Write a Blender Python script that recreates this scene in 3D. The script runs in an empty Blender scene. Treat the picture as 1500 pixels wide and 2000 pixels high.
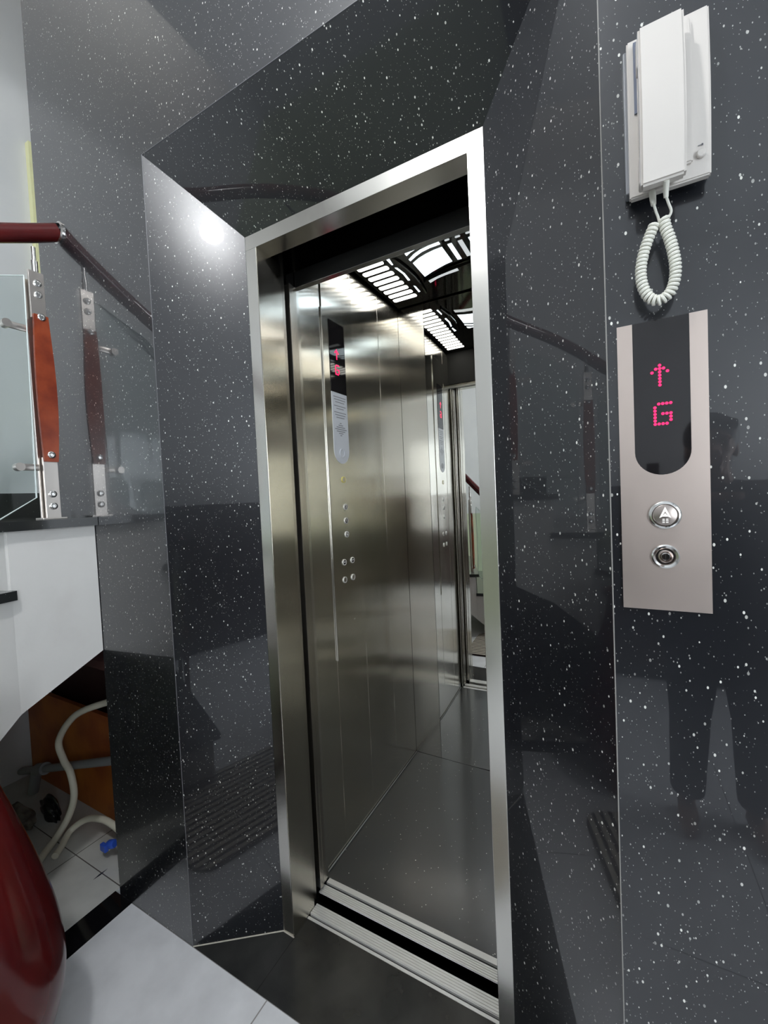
import bpy, bmesh, math, random
from mathutils import Vector, Matrix
random.seed(4)
sc = bpy.context.scene
col = sc.collection
PI = math.pi

# ------------------------------------------------------------ camera, world, exposure
cam = bpy.data.cameras.new('camera')
cam.sensor_fit = 'VERTICAL'; cam.sensor_height = 24.0
cam.lens = 819.0 / 2000.0 * 24.0
cam.clip_start = 0.01
camo = bpy.data.objects.new('camera', cam); col.objects.link(camo)
rt = Vector((0.8776856, 0.47706026, -0.0456235)); up = Vector((0.02281519, 0.05349788, 0.99830729)); fw = Vector((-0.47869349, 0.87724084, -0.0360701))
m = Matrix((rt, up, -fw)).transposed().to_4x4(); m.translation = Vector((0.94534, -0.94291, 1.35832))
camo.matrix_world = m
sc.camera = camo
w = bpy.data.worlds.new('world'); sc.world = w; w.use_nodes = True
w.node_tree.nodes['Background'].inputs[0].default_value = (0.75, 0.85, 1, 1)
w.node_tree.nodes['Background'].inputs[1].default_value = 0.3
sc.view_settings.view_transform = 'Standard'; sc.view_settings.look = 'None'
sc.view_settings.gamma = 1; sc.view_settings.use_curve_mapping = False
sc.view_settings.exposure = 0.38
sc.cycles.max_bounces = 14; sc.cycles.glossy_bounces = 8; sc.cycles.sample_clamp_indirect = 6

def area(name, loc, size, power, color, look=(0, 0, -1)):
    l = bpy.data.lights.new(name, 'AREA'); l.shape = 'RECTANGLE'; l.size, l.size_y = size; l.energy = power; l.color = color
    o = bpy.data.objects.new(name, l); col.objects.link(o); o.location = loc
    o.rotation_euler = Vector(look).to_track_quat('-Z', 'Y').to_euler()
    return o
DAY = (0.86, 0.93, 1.0)
area('daylight_fill', (2.70, -2.2, 1.5), (1.9, 1.4), 70, DAY, (-1, 0, 0))  # added fill light behind an invented window on the right

# ------------------------------------------------------------ materials
def mat(name, color, rough=.5, metal=0., **kw):
    m = bpy.data.materials.new(name); m.use_nodes = True
    b = m.node_tree.nodes['Principled BSDF']
    b.inputs['Base Color'].default_value = (*color, 1); b.inputs['Roughness'].default_value = rough; b.inputs['Metallic'].default_value = metal
    for k, v in kw.items():
        b.inputs[k].default_value = v
    return m
def nodes(m): return m.node_tree.nodes, m.node_tree.links, m.node_tree.nodes['Principled BSDF']
def coords(m, scale=(1, 1, 1)):
    n, l, b = nodes(m); tc = n.new('ShaderNodeTexCoord'); mp = n.new('ShaderNodeMapping'); mp.inputs['Scale'].default_value = scale
    l.new(tc.outputs['Object'], mp.inputs['Vector']); return mp.outputs['Vector']
def bump(m, height, strength, dist=.001):
    n, l, b = nodes(m); bp = n.new('ShaderNodeBump'); bp.inputs['Strength'].default_value = strength; bp.inputs['Distance'].default_value = dist
    l.new(height, bp.inputs['Height']); l.new(bp.outputs[0], b.inputs['Normal'])
def noise(m, vec, scale, detail=2):
    n, l, b = nodes(m); t = n.new('ShaderNodeTexNoise'); t.inputs['Scale'].default_value = scale; t.inputs['Detail'].default_value = detail
    l.new(vec, t.inputs['Vector']); return t.outputs['Fac']
def mottle(m, c1, c2, scale, lo=.35, hi=.65, vec=None):
    n, l, b = nodes(m); f = noise(m, vec or coords(m), scale, 4)
    r = n.new('ShaderNodeMapRange'); r.inputs[1].default_value = lo; r.inputs[2].default_value = hi; l.new(f, r.inputs[0])
    mx = n.new('ShaderNodeMix'); mx.data_type = 'RGBA'; mx.inputs[6].default_value = (*c1, 1); mx.inputs[7].default_value = (*c2, 1)
    l.new(r.outputs[0], mx.inputs[0]); l.new(mx.outputs[2], b.inputs['Base Color']); return m

def granite(name, base=(.007, .008, .011), layers=((140, .17, .54, .92), (300, .18, .50, .42)), rough=.29, coat=.012):
    m = mat(name, base, rough); n, l, b = nodes(m); b.inputs['IOR'].default_value = 1.5
    b.inputs['Specular IOR Level'].default_value = .52; b.inputs['Coat Weight'].default_value = 1; b.inputs['Coat Roughness'].default_value = coat; b.inputs['Coat IOR'].default_value = 1.5
    acc = None
    for k, (s, r, thr, val) in enumerate(layers):
        v = coords(m, (1, 1, .62)); mp = n.new('ShaderNodeMapping'); mp.inputs['Rotation'].default_value = (.5 + k, .3 * k, .7); l.new(v, mp.inputs['Vector'])
        vo = n.new('ShaderNodeTexVoronoi'); vo.inputs['Scale'].default_value = s; l.new(mp.outputs[0], vo.inputs['Vector'])
        sx = n.new('ShaderNodeSeparateColor'); l.new(vo.outputs['Color'], sx.inputs[0])
        rad = n.new('ShaderNodeMapRange'); rad.inputs[1].default_value = thr; rad.inputs[2].default_value = 1; rad.inputs[3].default_value = -.02; rad.inputs[4].default_value = r * 1.5; rad.clamp = False
        l.new(sx.outputs[0], rad.inputs[0])
        lt = n.new('ShaderNodeMath'); lt.operation = 'LESS_THAN'; l.new(vo.outputs['Distance'], lt.inputs[0]); l.new(rad.outputs[0], lt.inputs[1])
        ml = n.new('ShaderNodeMath'); ml.operation = 'MULTIPLY'; l.new(lt.outputs[0], ml.inputs[0])
        br = n.new('ShaderNodeMapRange'); br.inputs[3].default_value = .25 * val; br.inputs[4].default_value = val; l.new(sx.outputs[1], br.inputs[0]); l.new(br.outputs[0], ml.inputs[1])
        if acc is None: acc = ml.outputs[0]
        else:
            mx = n.new('ShaderNodeMath'); mx.operation = 'MAXIMUM'; l.new(acc, mx.inputs[0]); l.new(ml.outputs[0], mx.inputs[1]); acc = mx.outputs[0]
    mx = n.new('ShaderNodeMix'); mx.data_type = 'RGBA'; mx.inputs[6].default_value = (*base, 1); mx.inputs[7].default_value = (.95, .95, .88, 1)
    l.new(acc, mx.inputs[0]); l.new(mx.outputs[2], b.inputs['Base Color'])
    bump(m, noise(m, coords(m), 2.2, 1), .25, .002)
    l.new(b.inputs['Normal'].links[0].from_socket, b.inputs['Coat Normal'])
    return m
AROT = 0
def steel(name, color=(.60, .575, .52), rough=.2, aniso=.0, grain=.12, wave=.0, vert=True):
    m = mat(name, color, rough, 1.0); n, l, b = nodes(m)
    if aniso:
        b.inputs['Anisotropic'].default_value = aniso
        tg = n.new('ShaderNodeTangent'); tg.direction_type = 'RADIAL'; tg.axis = 'Z'; l.new(tg.outputs[0], b.inputs['Tangent']); b.inputs['Anisotropic Rotation'].default_value = AROT
    s = (600, 600, 4) if vert else (4, 600, 600)
    f = noise(m, coords(m, s), 1, 2)
    if wave:
        f2 = noise(m, coords(m, (1, 1, 1)), 3.5, 1)
        bp = n.new('ShaderNodeBump'); bp.inputs['Strength'].default_value = wave; bp.inputs['Distance'].default_value = .01; l.new(f2, bp.inputs['Height'])
        b2 = n.new('ShaderNodeBump'); b2.inputs['Strength'].default_value = grain; b2.inputs['Distance'].default_value = .0004; l.new(f, b2.inputs['Height'])
        l.new(bp.outputs[0], b2.inputs['Normal']); l.new(b2.outputs[0], b.inputs['Normal'])
    elif grain:
        bump(m, f, grain, .0004)
    rr = n.new('ShaderNodeMapRange'); rr.inputs[3].default_value = rough * .75; rr.inputs[4].default_value = rough * 1.3
    l.new(noise(m, coords(m, (3, 3, 1.5)), 2, 3), rr.inputs[0]); l.new(rr.outputs[0], b.inputs['Roughness'])
    return m
def emis(name, color, s):
    m = mat(name, color, .4); b = m.node_tree.nodes['Principled BSDF']
    b.inputs['Emission Color'].default_value = (*color, 1); b.inputs['Emission Strength'].default_value = s; return m
def tiles(name, c, grout, size, off=(0, 0), rough=.08):
    m = mat(name, c, rough); n, l, b = nodes(m)
    tc = n.new('ShaderNodeTexCoord'); mp = n.new('ShaderNodeMapping'); mp.inputs['Location'].default_value = (off[0], off[1], 0); l.new(tc.outputs['Object'], mp.inputs['Vector'])
    br = n.new('ShaderNodeTexBrick'); br.offset = 0; br.inputs['Scale'].default_value = 1; br.inputs['Brick Width'].default_value = size; br.inputs['Row Height'].default_value = size
    br.inputs['Mortar Size'].default_value = .0018; br.inputs['Mortar Smooth'].default_value = 0
    nf = noise(m, coords(m), 9, 5); rp = n.new('ShaderNodeValToRGB'); rp.color_ramp.elements[0].position = .3; rp.color_ramp.elements[0].color = (*[x * .86 for x in c], 1); rp.color_ramp.elements[1].position = .62; rp.color_ramp.elements[1].color = (*c, 1)
    l.new(nf, rp.inputs[0]); l.new(rp.outputs[0], br.inputs['Color1']); l.new(rp.outputs[0], br.inputs['Color2'])
    br.inputs['Mortar'].default_value = (*grout, 1)
    l.new(mp.outputs[0], br.inputs['Vector']); l.new(br.outputs['Color'], b.inputs['Base Color']); return m

M = {}
M['granite'] = granite('speckled_black_granite')
M['slab'] = granite('dark_granite_slab', (.016, .018, .018), ((150, .12, .6, .3),), .4, .06)
M['threshold'] = mottle(mat('plain_dark_granite', (.02, .02, .019), .22), (.012, .012, .012), (.03, .03, .028), 6)
M['carfloor'] = granite('dark_car_floor_vinyl', (.018, .020, .023), ((95, .12, .72, .9),), .34, .14)
M['frame_steel'] = steel('satin_frame_steel', (.70, .685, .64), .2, 0, .0)
M['jamb_steel'] = steel('brushed_jamb_steel', (.64, .615, .55), .17, 1.0, 0, .1)
M['door_steel'] = steel('brushed_door_steel', (.52, .49, .44), .24, .7, 0)
M['car_steel'] = steel('brushed_car_wall_steel', (.74, .715, .65), .155, 1.0, 0, .08)
M['mirror_steel'] = steel('mirror_polished_steel', (.86, .86, .82), .008, 0, 0, .035)
M['header_steel'] = steel('dark_header_steel', (.34, .34, .33), .3, 0, 0)
M['ceil_steel'] = steel('black_mirror_ceiling_steel', (.10, .10, .09), .06, 0, .0)
M['panel_steel'] = steel('warm_satin_panel_steel', (.62, .53, .48), .40, 0, 0, 0, False)
M['chrome'] = mat('chrome', (.75, .74, .72), .12, 1)
M['post_steel'] = steel('satin_post_steel', (.72, .67, .62), .3, 0, .1)
M['alu'] = steel('ridged_aluminium', (.84, .83, .80), .4, 0, .1, 0, False); M['alu'].node_tree.nodes['Principled BSDF'].inputs['Metallic'].default_value = .55
M['dark'] = mat('matte_black_metal', (.006, .006, .006), .6)
M['glossblack'] = mat('black_acrylic', (.012, .011, .012), .04)
M['white_wall'] = mottle(mat('white_wall_paint', (.78, .79, .80), .55), (.74, .755, .77), (.80, .81, .81), 2.5)
M['plaster'] = mottle(mat('white_plaster', (.82, .81, .78), .6), (.80, .79, .76), (.74, .72, .69), 5, .55, .8)
bump(M['plaster'], noise(M['plaster'], coords(M['plaster']), 14, 4), .2, .01)
M['green'] = mat('pale_green_wall_tile', (.62, .68, .50), .25)
M['yellow'] = mat('pale_yellow_paint', (.95, .95, .56), .5)
M['white_tile'] = tiles('white_floor_tile', (.80, .81, .83), (.30, .29, .28), .63, (-.086, .161))
M['redwood'] = mottle(mat('dark_red_lacquered_wood', (.10, .010, .010), .14), (.115, .010, .009), (.060, .005, .006), 6, .3, .7, None)
M['orangewood'] = mottle(mat('orange_brown_wood', (.38, .085, .025), .25), (.34, .065, .022), (.20, .03, .012), 12)
M['grout'] = mat('pale_grout', (.50, .47, .40), .7)
M['phone'] = mat('ivory_white_plastic', (.66, .625, .585), .28)
M['phone_dark'] = mat('grey_plastic_recess', (.16, .18, .24), .4)
M['cord'] = mat('white_cord_rubber', (.80, .80, .72), .4)
M['ink'] = mat('grey_ink', (.22, .22, .24), .5)
M['label'] = mat('pale_grey_label', (.62, .64, .68), .35)
M['led'] = emis('red_led', (1, .01, .09), 1.6)
M['slot'] = emis('white_lamp_acrylic', (1, .98, .93), 3.2)
M['soft'] = emis('soft_white_acrylic', (.92, .97, 1), .42)
M['glass'] = mat('rail_glass', (.93, .99, .97), .0, 0, **{'Transmission Weight': 1, 'IOR': 1.45})
_m = bpy.data.materials.new('clear_thin_rail_glass'); _m.use_nodes = True; _n = _m.node_tree.nodes; _l = _m.node_tree.links; _n.clear()
_o = _n.new('ShaderNodeOutputMaterial'); _mx = _n.new('ShaderNodeMixShader'); _t = _n.new('ShaderNodeBsdfTransparent'); _t.inputs[0].default_value = (.95, .985, .98, 1)
_g = _n.new('ShaderNodeBsdfGlossy'); _g.inputs['Roughness'].default_value = .01; _f = _n.new('ShaderNodeFresnel'); _f.inputs[0].default_value = 1.45
_l.new(_f.outputs[0], _mx.inputs[0]); _l.new(_t.outputs[0], _mx.inputs[1]); _l.new(_g.outputs[0], _mx.inputs[2]); _l.new(_mx.outputs[0], _o.inputs[0]); M['glass'] = _m
M['glass_edge'] = mat('frosted_glass_edge', (.75, .85, .82), .3)
M['board'] = mottle(mat('orange_stained_board', (.42, .13, .02), .5), (.50, .16, .02), (.30, .07, .015), 5)
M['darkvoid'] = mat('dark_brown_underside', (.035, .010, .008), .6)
M['pvc'] = mat('grey_pvc', (.26, .27, .27), .4)
M['hose'] = mat('cream_hose', (.78, .74, .60), .45)
M['blue'] = mat('blue_plastic', (.03, .10, .55), .4)
M['rubble'] = mottle(mat('dusty_sacking', (.20, .18, .15), .9), (.30, .27, .22), (.07, .06, .05), 14)
M['button_ring'] = mat('satin_button_ring', (.78, .77, .74), .35, .45)
M['alarm'] = mat('yellow_alarm_button', (.70, .62, .20), .3)  # plain yellow colour of the alarm button
M['lamp'] = emis('globe_lamp_glass', (.97, .98, 1), 250)
M['fill_panel'] = emis('stairwell_fill_diffuser', (1, .98, .95), 4)  # glow of the added stairwell fill panel

# ------------------------------------------------------------ mesh helpers
def obj(name, bm, mt, parent=None, smooth=False, loc=None):
    me = bpy.data.meshes.new(name); bmesh.ops.recalc_face_normals(bm, faces=bm.faces[:]); bm.to_mesh(me); bm.free()
    me.materials.append(M[mt] if isinstance(mt, str) else mt)
    if smooth:
        for p in me.polygons: p.use_smooth = True
        try: me.set_sharp_from_angle(angle=math.radians(40))
        except Exception: pass
    o = bpy.data.objects.new(name, me); col.objects.link(o)
    if parent is not None:
        o.parent = parent
        me.transform(Matrix.Translation(-Vector(parent['_w']))); me.update()
        o['_w'] = list(parent['_w'])
    else: o['_w'] = [0, 0, 0]
    return o
def thing(name, label, cat, loc=(0, 0, 0), group=None):
    o = bpy.data.objects.new(name, None); col.objects.link(o); o.location = loc; o.empty_display_size = .05
    o['label'] = label; o['category'] = cat; o['_w'] = list(loc)
    if group: o['group'] = group
    return o
def tag(o, label, cat, group=None):
    o['label'] = label; o['category'] = cat
    if group: o['group'] = group
    return o
def struct(name, bm, mt): 
    o = obj(name, bm, mt); o['kind'] = 'structure'; return o
def box(bm, a, b, bev=0):
    x0, y0, z0 = a; x1, y1, z1 = b
    r = bmesh.ops.create_cube(bm, size=1); vs = r['verts']
    bmesh.ops.scale(bm, vec=(abs(x1 - x0), abs(y1 - y0), abs(z1 - z0)), verts=vs)
    bmesh.ops.translate(bm, vec=((x0 + x1) / 2, (y0 + y1) / 2, (z0 + z1) / 2), verts=vs)
    if bev:
        es = list({e for v in vs for e in v.link_edges}); bmesh.ops.bevel(bm, geom=es, offset=bev, segments=2, affect='EDGES', profile=.5)
    return bm
def B(a, b, bev=0): return box(bmesh.new(), a, b, bev)
def hexa(bm, f, k):
    """solid between two matching polygons"""
    n = len(f); A = [bm.verts.new(p) for p in f]; C = [bm.verts.new(p) for p in k]
    bm.faces.new(A); bm.faces.new(C[::-1])
    for i in range(n): bm.faces.new((A[i], A[(i + 1) % n], C[(i + 1) % n], C[i]))
    return bm
def prism(bm, pts, d): return hexa(bm, [Vector(p) for p in pts], [Vector(p) + Vector(d) for p in pts])
def tube(bm, pts, r, n=12, cap=True, closed=False):
    pts = [Vector(p) for p in pts]; rs = r if isinstance(r, (list, tuple)) else [r] * len(pts)
    t0 = (pts[1] - pts[0]).normalized(); u = t0.orthogonal().normalized(); rings = []
    for i, p in enumerate(pts):
        a = pts[max(i - 1, 0)]; b = pts[min(i + 1, len(pts) - 1)]; t = (b - a).normalized()
        u = (u - u.dot(t) * t).normalized(); v = t.cross(u)
        rings.append([bm.verts.new(p + rs[i] * (math.cos(2 * PI * k / n) * u + math.sin(2 * PI * k / n) * v)) for k in range(n)])
    for a, b in zip(rings, rings[1:]):
        for k in range(n): bm.faces.new((a[k], a[(k + 1) % n], b[(k + 1) % n], b[k]))
    if cap: bm.faces.new(rings[0][::-1]); bm.faces.new(rings[-1])
    return bm
def T(pts, r, n=12): return tube(bmesh.new(), pts, r, n)
def lathe(bm, prof, o=(0, 0, 0), ax=(0, 0, 1), n=32):
    o = Vector(o); ax = Vector(ax).normalized(); u = ax.orthogonal().normalized(); v = ax.cross(u); rings = []
    for r, h in prof:
        if r < 1e-6: rings.append([bm.verts.new(o + ax * h)])
        else: rings.append([bm.verts.new(o + ax * h + r * (math.cos(2 * PI * k / n) * u + math.sin(2 * PI * k / n) * v)) for k in range(n)])
    for a, b in zip(rings, rings[1:]):
        for k in range(n):
            q = (a[k % len(a)], a[(k + 1) % len(a)], b[(k + 1) % len(b)], b[k % len(b)])
            q = tuple(dict.fromkeys(q))
            if len(q) > 2: bm.faces.new(q)
    return bm
def L(prof, o, ax, n=32): return lathe(bmesh.new(), prof, o, ax, n)
def spline(pts, k=8):
    P = [Vector(p) for p in pts]; out = []
    for i in range(len(P) - 1):
        p0 = P[max(i - 1, 0)]; p1 = P[i]; p2 = P[i + 1]; p3 = P[min(i + 2, len(P) - 1)]
        for j in range(k):
            t = j / k; out.append(.5 * ((2 * p1) + (p2 - p0) * t + (2 * p0 - 5 * p1 + 4 * p2 - p3) * t * t + (3 * p1 - p0 - 3 * p2 + p3) * t ** 3))
    out.append(P[-1]); return out
def text_bm(s, size, origin, ex, ey, depth=.0006):
    c = bpy.data.curves.new('lettering', 'FONT'); c.body = s; c.size = size; c.align_x = 'CENTER'; c.align_y = 'CENTER'; c.extrude = depth
    o = bpy.data.objects.new('lettering', c); col.objects.link(o); dg = bpy.context.evaluated_depsgraph_get()
    me = bpy.data.meshes.new_from_object(o.evaluated_get(dg)); bm = bmesh.new(); bm.from_mesh(me)
    bpy.data.objects.remove(o); bpy.data.curves.remove(c); bpy.data.meshes.remove(me)
    ex = Vector(ex); ey = Vector(ey); ez = ex.cross(ey); mm = Matrix((ex, ey, ez)).transposed().to_4x4(); mm.translation = Vector(origin)
    bm.transform(mm); return bm

# ------------------------------------------------------------ setting constants
D = .1612; W = .7175; H = 2.15; XL = -.2221; XR = .9436; ZT = 2.3737
ZROOM = 5.2; ZC = 3.15; TH = .025

# granite wall with splayed portal
bm = bmesh.new()
y = -D
def slab_y(bm, pts, th=.025): prism(bm, [(a, y, b) for a, b in pts], (0, th, 0))
slab_y(bm, [(-.61, 0), (XL, 0), (XL, 1.30), (-.61, 1.30)])
slab_y(bm, [(-.845, 1.30), (XL, 1.30), (XL, ZT), (-.845, ZT)])
slab_y(bm, [(-.845, ZT), (XR, ZT), (XR, ZROOM), (-.845, ZROOM)])
slab_y(bm, [(XR, 0), (2.6, 0), (2.6, ZROOM), (XR, ZROOM)])
ol, orr = (XL, -D), (XR, -D)
hexa(bm, [(XL, -D, 0), (0, 0, 0), (0, 0, H), (XL, -D, ZT)], [(XL - .03, -D + .02, 0), (-.03, .03, 0), (-.03, .03, H), (XL - .03, -D + .02, ZT)])
hexa(bm, [(XR, -D, 0), (W, 0, 0), (W, 0, H), (XR, -D, ZT)], [(XR + .03, -D + .02, 0), (W + .03, .03, 0), (W + .03, .03, H), (XR + .03, -D + .02, ZT)])
hexa(bm, [(XL, -D, ZT), (0, 0, H), (W, 0, H), (XR, -D, ZT)], [(XL, -D + .02, ZT + .03), (0, .03, H + .03), (W, .03, H + .03), (XR, -D + .02, ZT + .03)])
struct('wall_front', bm, 'granite')
# pale grout / polished arris lines on the portal corners
bm = bmesh.new(); tube(bm, [(XR - .001, -D - .0005, 0), (XR - .001, -D - .0003, ZC)], .0010, 6)
struct('trim_1', bm, mat('dim_grout', (.30, .29, .27), .6))
bm = bmesh.new(); tube(bm, [(XL + .0005, -D - .0002, 0), (XL + .0005, -D - .0002, ZT)], .0009, 6); tube(bm, [(XL, -D - .0002, ZT), (XR, -D - .0002, ZT)], .0009, 6)
struct('trim_2', bm, mat('dull_arris_grey', (.16, .16, .17), .4))
bm = bmesh.new(); tube(bm, [(XL + .002, -D + .0005, .001), (.0, -.001, .001)], .0022, 6); tube(bm, [(0, -.001, .001), (.044, -.002, .001)], .002, 6)
struct('trim_3', bm, 'grout')

# floors
bm = bmesh.new(); box(bm, (-.54, -3.2, -.05), (2.6, -D, 0))
struct('floor', bm, 'white_tile')
bm = bmesh.new(); box(bm, (-1.75, -3.2, -.05), (-.64, .32, 0))
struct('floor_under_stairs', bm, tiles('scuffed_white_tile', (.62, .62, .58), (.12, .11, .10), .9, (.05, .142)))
struct('trim_4', B((-.64, -3.2, -.05), (-.54, -D, .0008)), mat('black_polished_strip', (.006, .006, .007), .06))
bm = bmesh.new(); prism(bm, [(XL, -D, -.04), (.044, -D, -.04), (.044, .064, -.04), (0, .064, -.04), (0, 0, -.04)], (0, 0, .0405))
prism(bm, [(.0452, -D, -.04), (XR, -D, -.04), (W, 0, -.04), (W, .064, -.04), (.0452, .064, -.04)], (0, 0, .0405))
struct('floor_threshold', bm, 'threshold')
# walls and ceilings
struct('wall_left', B((-1.80, -3.2, 0), (-1.75, 1.25, ZROOM)), 'white_wall')
struct('wall_back', B((-1.80, -3.25, 0), (2.65, -3.2, ZROOM)), 'white_wall')
bm = bmesh.new(); box(bm, (2.6, -3.2, 0), (2.65, -2.95, ZROOM)); box(bm, (2.6, -1.45, 0), (2.65, .3, ZROOM)); box(bm, (2.6, -2.95, 0), (2.65, -1.45, .5)); box(bm, (2.6, -2.95, 2.5), (2.65, -1.45, ZROOM))
struct('wall_right', bm, 'white_wall')
bm = bmesh.new()
for a, b, c_, d_ in ((-2.95, -2.90, .5, 2.5), (-1.50, -1.45, .5, 2.5), (-2.95, -1.45, .5, .55), (-2.95, -1.45, 2.45, 2.5), (-2.22, -2.18, .5, 2.5)): box(bm, (2.605, a, c_), (2.645, b, d_))
struct('added_window_1', bm, 'phone')  # invented window frame, added to go with the fill light outside
struct('wall_stairwell', B((-1.75, 1.2, 1.2), (-.7, 1.25, ZROOM)), 'white_wall')
struct('wall_shaft', B((-.86, -.13, 1.32), (-.84, 1.2, ZROOM)), 'white_wall')
bm = bmesh.new(); box(bm, (-.42, -3.2, ZC), (2.6, -D, ZC + .2)); box(bm, (-.46, -3.2, ZC - .0), (-.42, -D, ZROOM))
struct('ceiling', bm, 'white_wall')
struct('ceiling_stairwell', B((-1.8, -3.2, ZROOM), (2.65, 1.25, ZROOM + .05)), 'white_wall')
bm = B((-1.749, .205, 1.335), (-1.715, 1.2, 3.32))
struct('trim_5', bm, 'yellow')
# pale green tile wainscot along the room walls
bm = bmesh.new(); box(bm, (-1.749, -3.19, 0), (-1.73, -D - .7, 1.05)); box(bm, (-1.73, -3.199, 0), (2.6, -3.18, 1.05))
struct('trim_6', bm, 'green')
# void under the stairs
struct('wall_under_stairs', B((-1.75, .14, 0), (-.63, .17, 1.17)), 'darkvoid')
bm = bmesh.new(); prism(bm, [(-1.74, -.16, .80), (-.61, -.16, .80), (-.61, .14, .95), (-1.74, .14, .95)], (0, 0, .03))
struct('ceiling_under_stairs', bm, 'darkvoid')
# lift shaft shell
bm = bmesh.new(); box(bm, (-.12, .0, -.4), (-.10, 1.2, 2.9)); box(bm, (1.0, .05, -.4), (1.02, 1.2, 2.9)); box(bm, (-.12, 1.2, -.4), (1.02, 1.22, 2.9)); box(bm, (-.12, 0, 2.9), (1.02, 1.2, 2.95)); box(bm, (-.12, .0, -.42), (1.02, 1.2, -.4))
box(bm, (-.12, .012, 2.16), (1.0, .03, 2.9)); box(bm, (-.1, .035, -.4), (-.001, .05, 2.2)); box(bm, (W + .001, .035, -.4), (1.0, .05, 2.2))
struct('wall_lift_shaft', bm, 'dark')

# ------------------------------------------------------------ landing door frame
fr = thing('door_frame', 'satin stainless steel lift door frame set into the black granite portal', 'door frame', (W / 2, 0, 0))
obj('jamb', B((0, 0, 0), (.041, .062, 2.109), .001), 'frame_steel', fr)
obj('jamb', B((.676 + .004, 0, 0), (W, .062, 2.109), .001), 'frame_steel', fr)
obj('lintel', B((0, 0, 2.109), (W, .062, H), .001), 'frame_steel', fr)
obj('jamb_lining', B((.030, .0625, -.0), (.0405, .105, 2.109)), 'jamb_steel', fr)
obj('jamb_lining', B((.0405, .002, .0), (.042, .062, 2.109)), 'jamb_steel', fr)

# sliding doors, parked open in their pockets at the left
d1 = thing('landing_door', 'brushed steel landing door panel retracted behind the left door jamb', 'sliding door', (0, .11, 0))
obj('door_panel', B((-.09, .108, .012), (.031, .122, 2.2), .0015), 'door_steel', d1)
obj('edge_strip', B((.031, .106, .012), (.036, .124, 2.2), .001), 'door_steel', d1)
# sills
def sill(name, label, y0, y1, groove, x0, x1, drop):
    s = thing(name, label, 'sill', ((x0 + x1) / 2, (y0 + y1) / 2, 0))
    bm = bmesh.new(); g0, g1 = groove
    obj('sill_channel', B((x0, y0 + .0005, -.029), (x1, y1 - .0005, -.008)), 'dark', s)
    if g1 - y0 > y1 - g0: box(bm, (x0, y0, -.03), (x1, y0 + .001, -.001))
    box(bm, (x0, y0, -.03), (x1, g0, .0))
    box(bm, (x0, g1, -.03), (x1, y1, .0))
    obj('sill_plate', bm, 'alu', s)
    a, b = (g1, y1) if y1 - g1 > g0 - y0 else (y0, g0)
    n = 5; st = (b - a) / n
    for i in range(n):
        obj('tread_ridge', B((x0, a + i * st + .0006, .0), (x1, a + (i + 1) * st - .0010, .0032)), 'alu', s)
    return s
sill('landing_sill', 'ridged aluminium door sill nearest the dark granite threshold', .065, .118, (.0735, .0815), .042, .72, 0)
sill('car_sill', 'ridged aluminium door sill at the edge of the lift car floor', .154, .216, (.186, .198), .022, .72, 0)

# ------------------------------------------------------------ lift car
CX1 = .93; CY0 = .216; CY1 = 1.03; CZ = 2.31
car = thing('lift_car', 'open lift car lined in brushed steel with a mirrored back wall', 'lift', (.46, .6, 0))
# left wall panels
ys = [.216, .36, .576, .808, 1.03]
for a, b in zip(ys, ys[1:]):
    obj('side_panel', B((-.02, a + .0004, 0), (0, b - .0004, CZ), .0018), 'car_steel', car)
ysr = [.216, .48, .76, 1.03]
for a, b in zip(ysr, ysr[1:]):
    obj('side_panel', B((CX1, a + .0007, 0), (CX1 + .02, b - .0007, CZ), .0008), 'car_steel', car)
obj('back_panel', B((0, CY1, 0), (.1405, CY1 + .02, CZ + .02), .0008), 'car_steel', car)
obj('back_panel', B((.80, CY1, 0), (CX1, CY1 + .02, CZ + .02), .0008), 'car_steel', car)
def my(x):   # sheet bows back very slightly toward the right
    a, b = .16, .29; sl = .018
    if x < a: return 0
    if x < b: return sl * (x - a) ** 2 / (2 * (b - a))
    return sl * (b - a) / 2 + sl * (x - b)
bm = bmesh.new(); xs = [.142 + (.7985 - .142) * k / 60 for k in range(61)]
for xa, xb in zip(xs, xs[1:]): pass
fr_ = [(x, CY1 + my(x), 0) for x in xs]; bk_ = [(x, CY1 + .03, 0) for x in reversed(xs)]
prism(bm, fr_ + bk_, (0, 0, CZ + .02))
obj('back_mirror', bm, 'mirror_steel', car, True)
obj('car_floor', B((-.001, CY0, -.03), (CX1, CY1, -.001)), 'carfloor', car)
obj('floor_edge_bead', T([(.004, .22, .002), (.004, CY1 - .004, .002)], .0025, 6), mat('grey_sealant', (.25, .25, .24), .6), car)
for y0_, x0_ in ((.158, .024), (.180, .020)):
    cd = obj('car_door', B((-.09, y0_, .012), (x0_, y0_ + .014, 2.075), .0015), 'door_steel', car)
    obj('edge_strip', B((x0_, y0_ - .002, .012), (x0_ + .005, y0_ + .016, 2.075), .001), 'door_steel', cd)
obj('front_return', B((.012, .2, 0), (.018, .217, 2.14), .001), 'frame_steel', car)
obj('front_return', B((.7, .2, 0), (CX1 + .02, .217, CZ), .001), 'car_steel', car)
obj('door_header', B((-.02, .2, 2.078), (CX1, .222, 2.132), .001), 'header_steel', car)
obj('header_dark_sheet', B((-.02, .226, 2.10), (CX1, .235, 2.7)), 'dark', car)  # black sheet added so the gap above the header stays dark
obj('upper_front_panel', B((0, .2225, 2.09), (CX1, .2255, CZ + .03)), 'car_steel', car)
obj('ceiling_plate', B((.012, .245, CZ), (CX1 - .012, CY1 - .012, CZ + .012), .001), 'ceil_steel', car)
obj('ceiling_back_plate', B((-.02, .216, CZ + .06), (CX1 + .02, CY1 + .02, CZ + .07)), 'dark', car)
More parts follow.
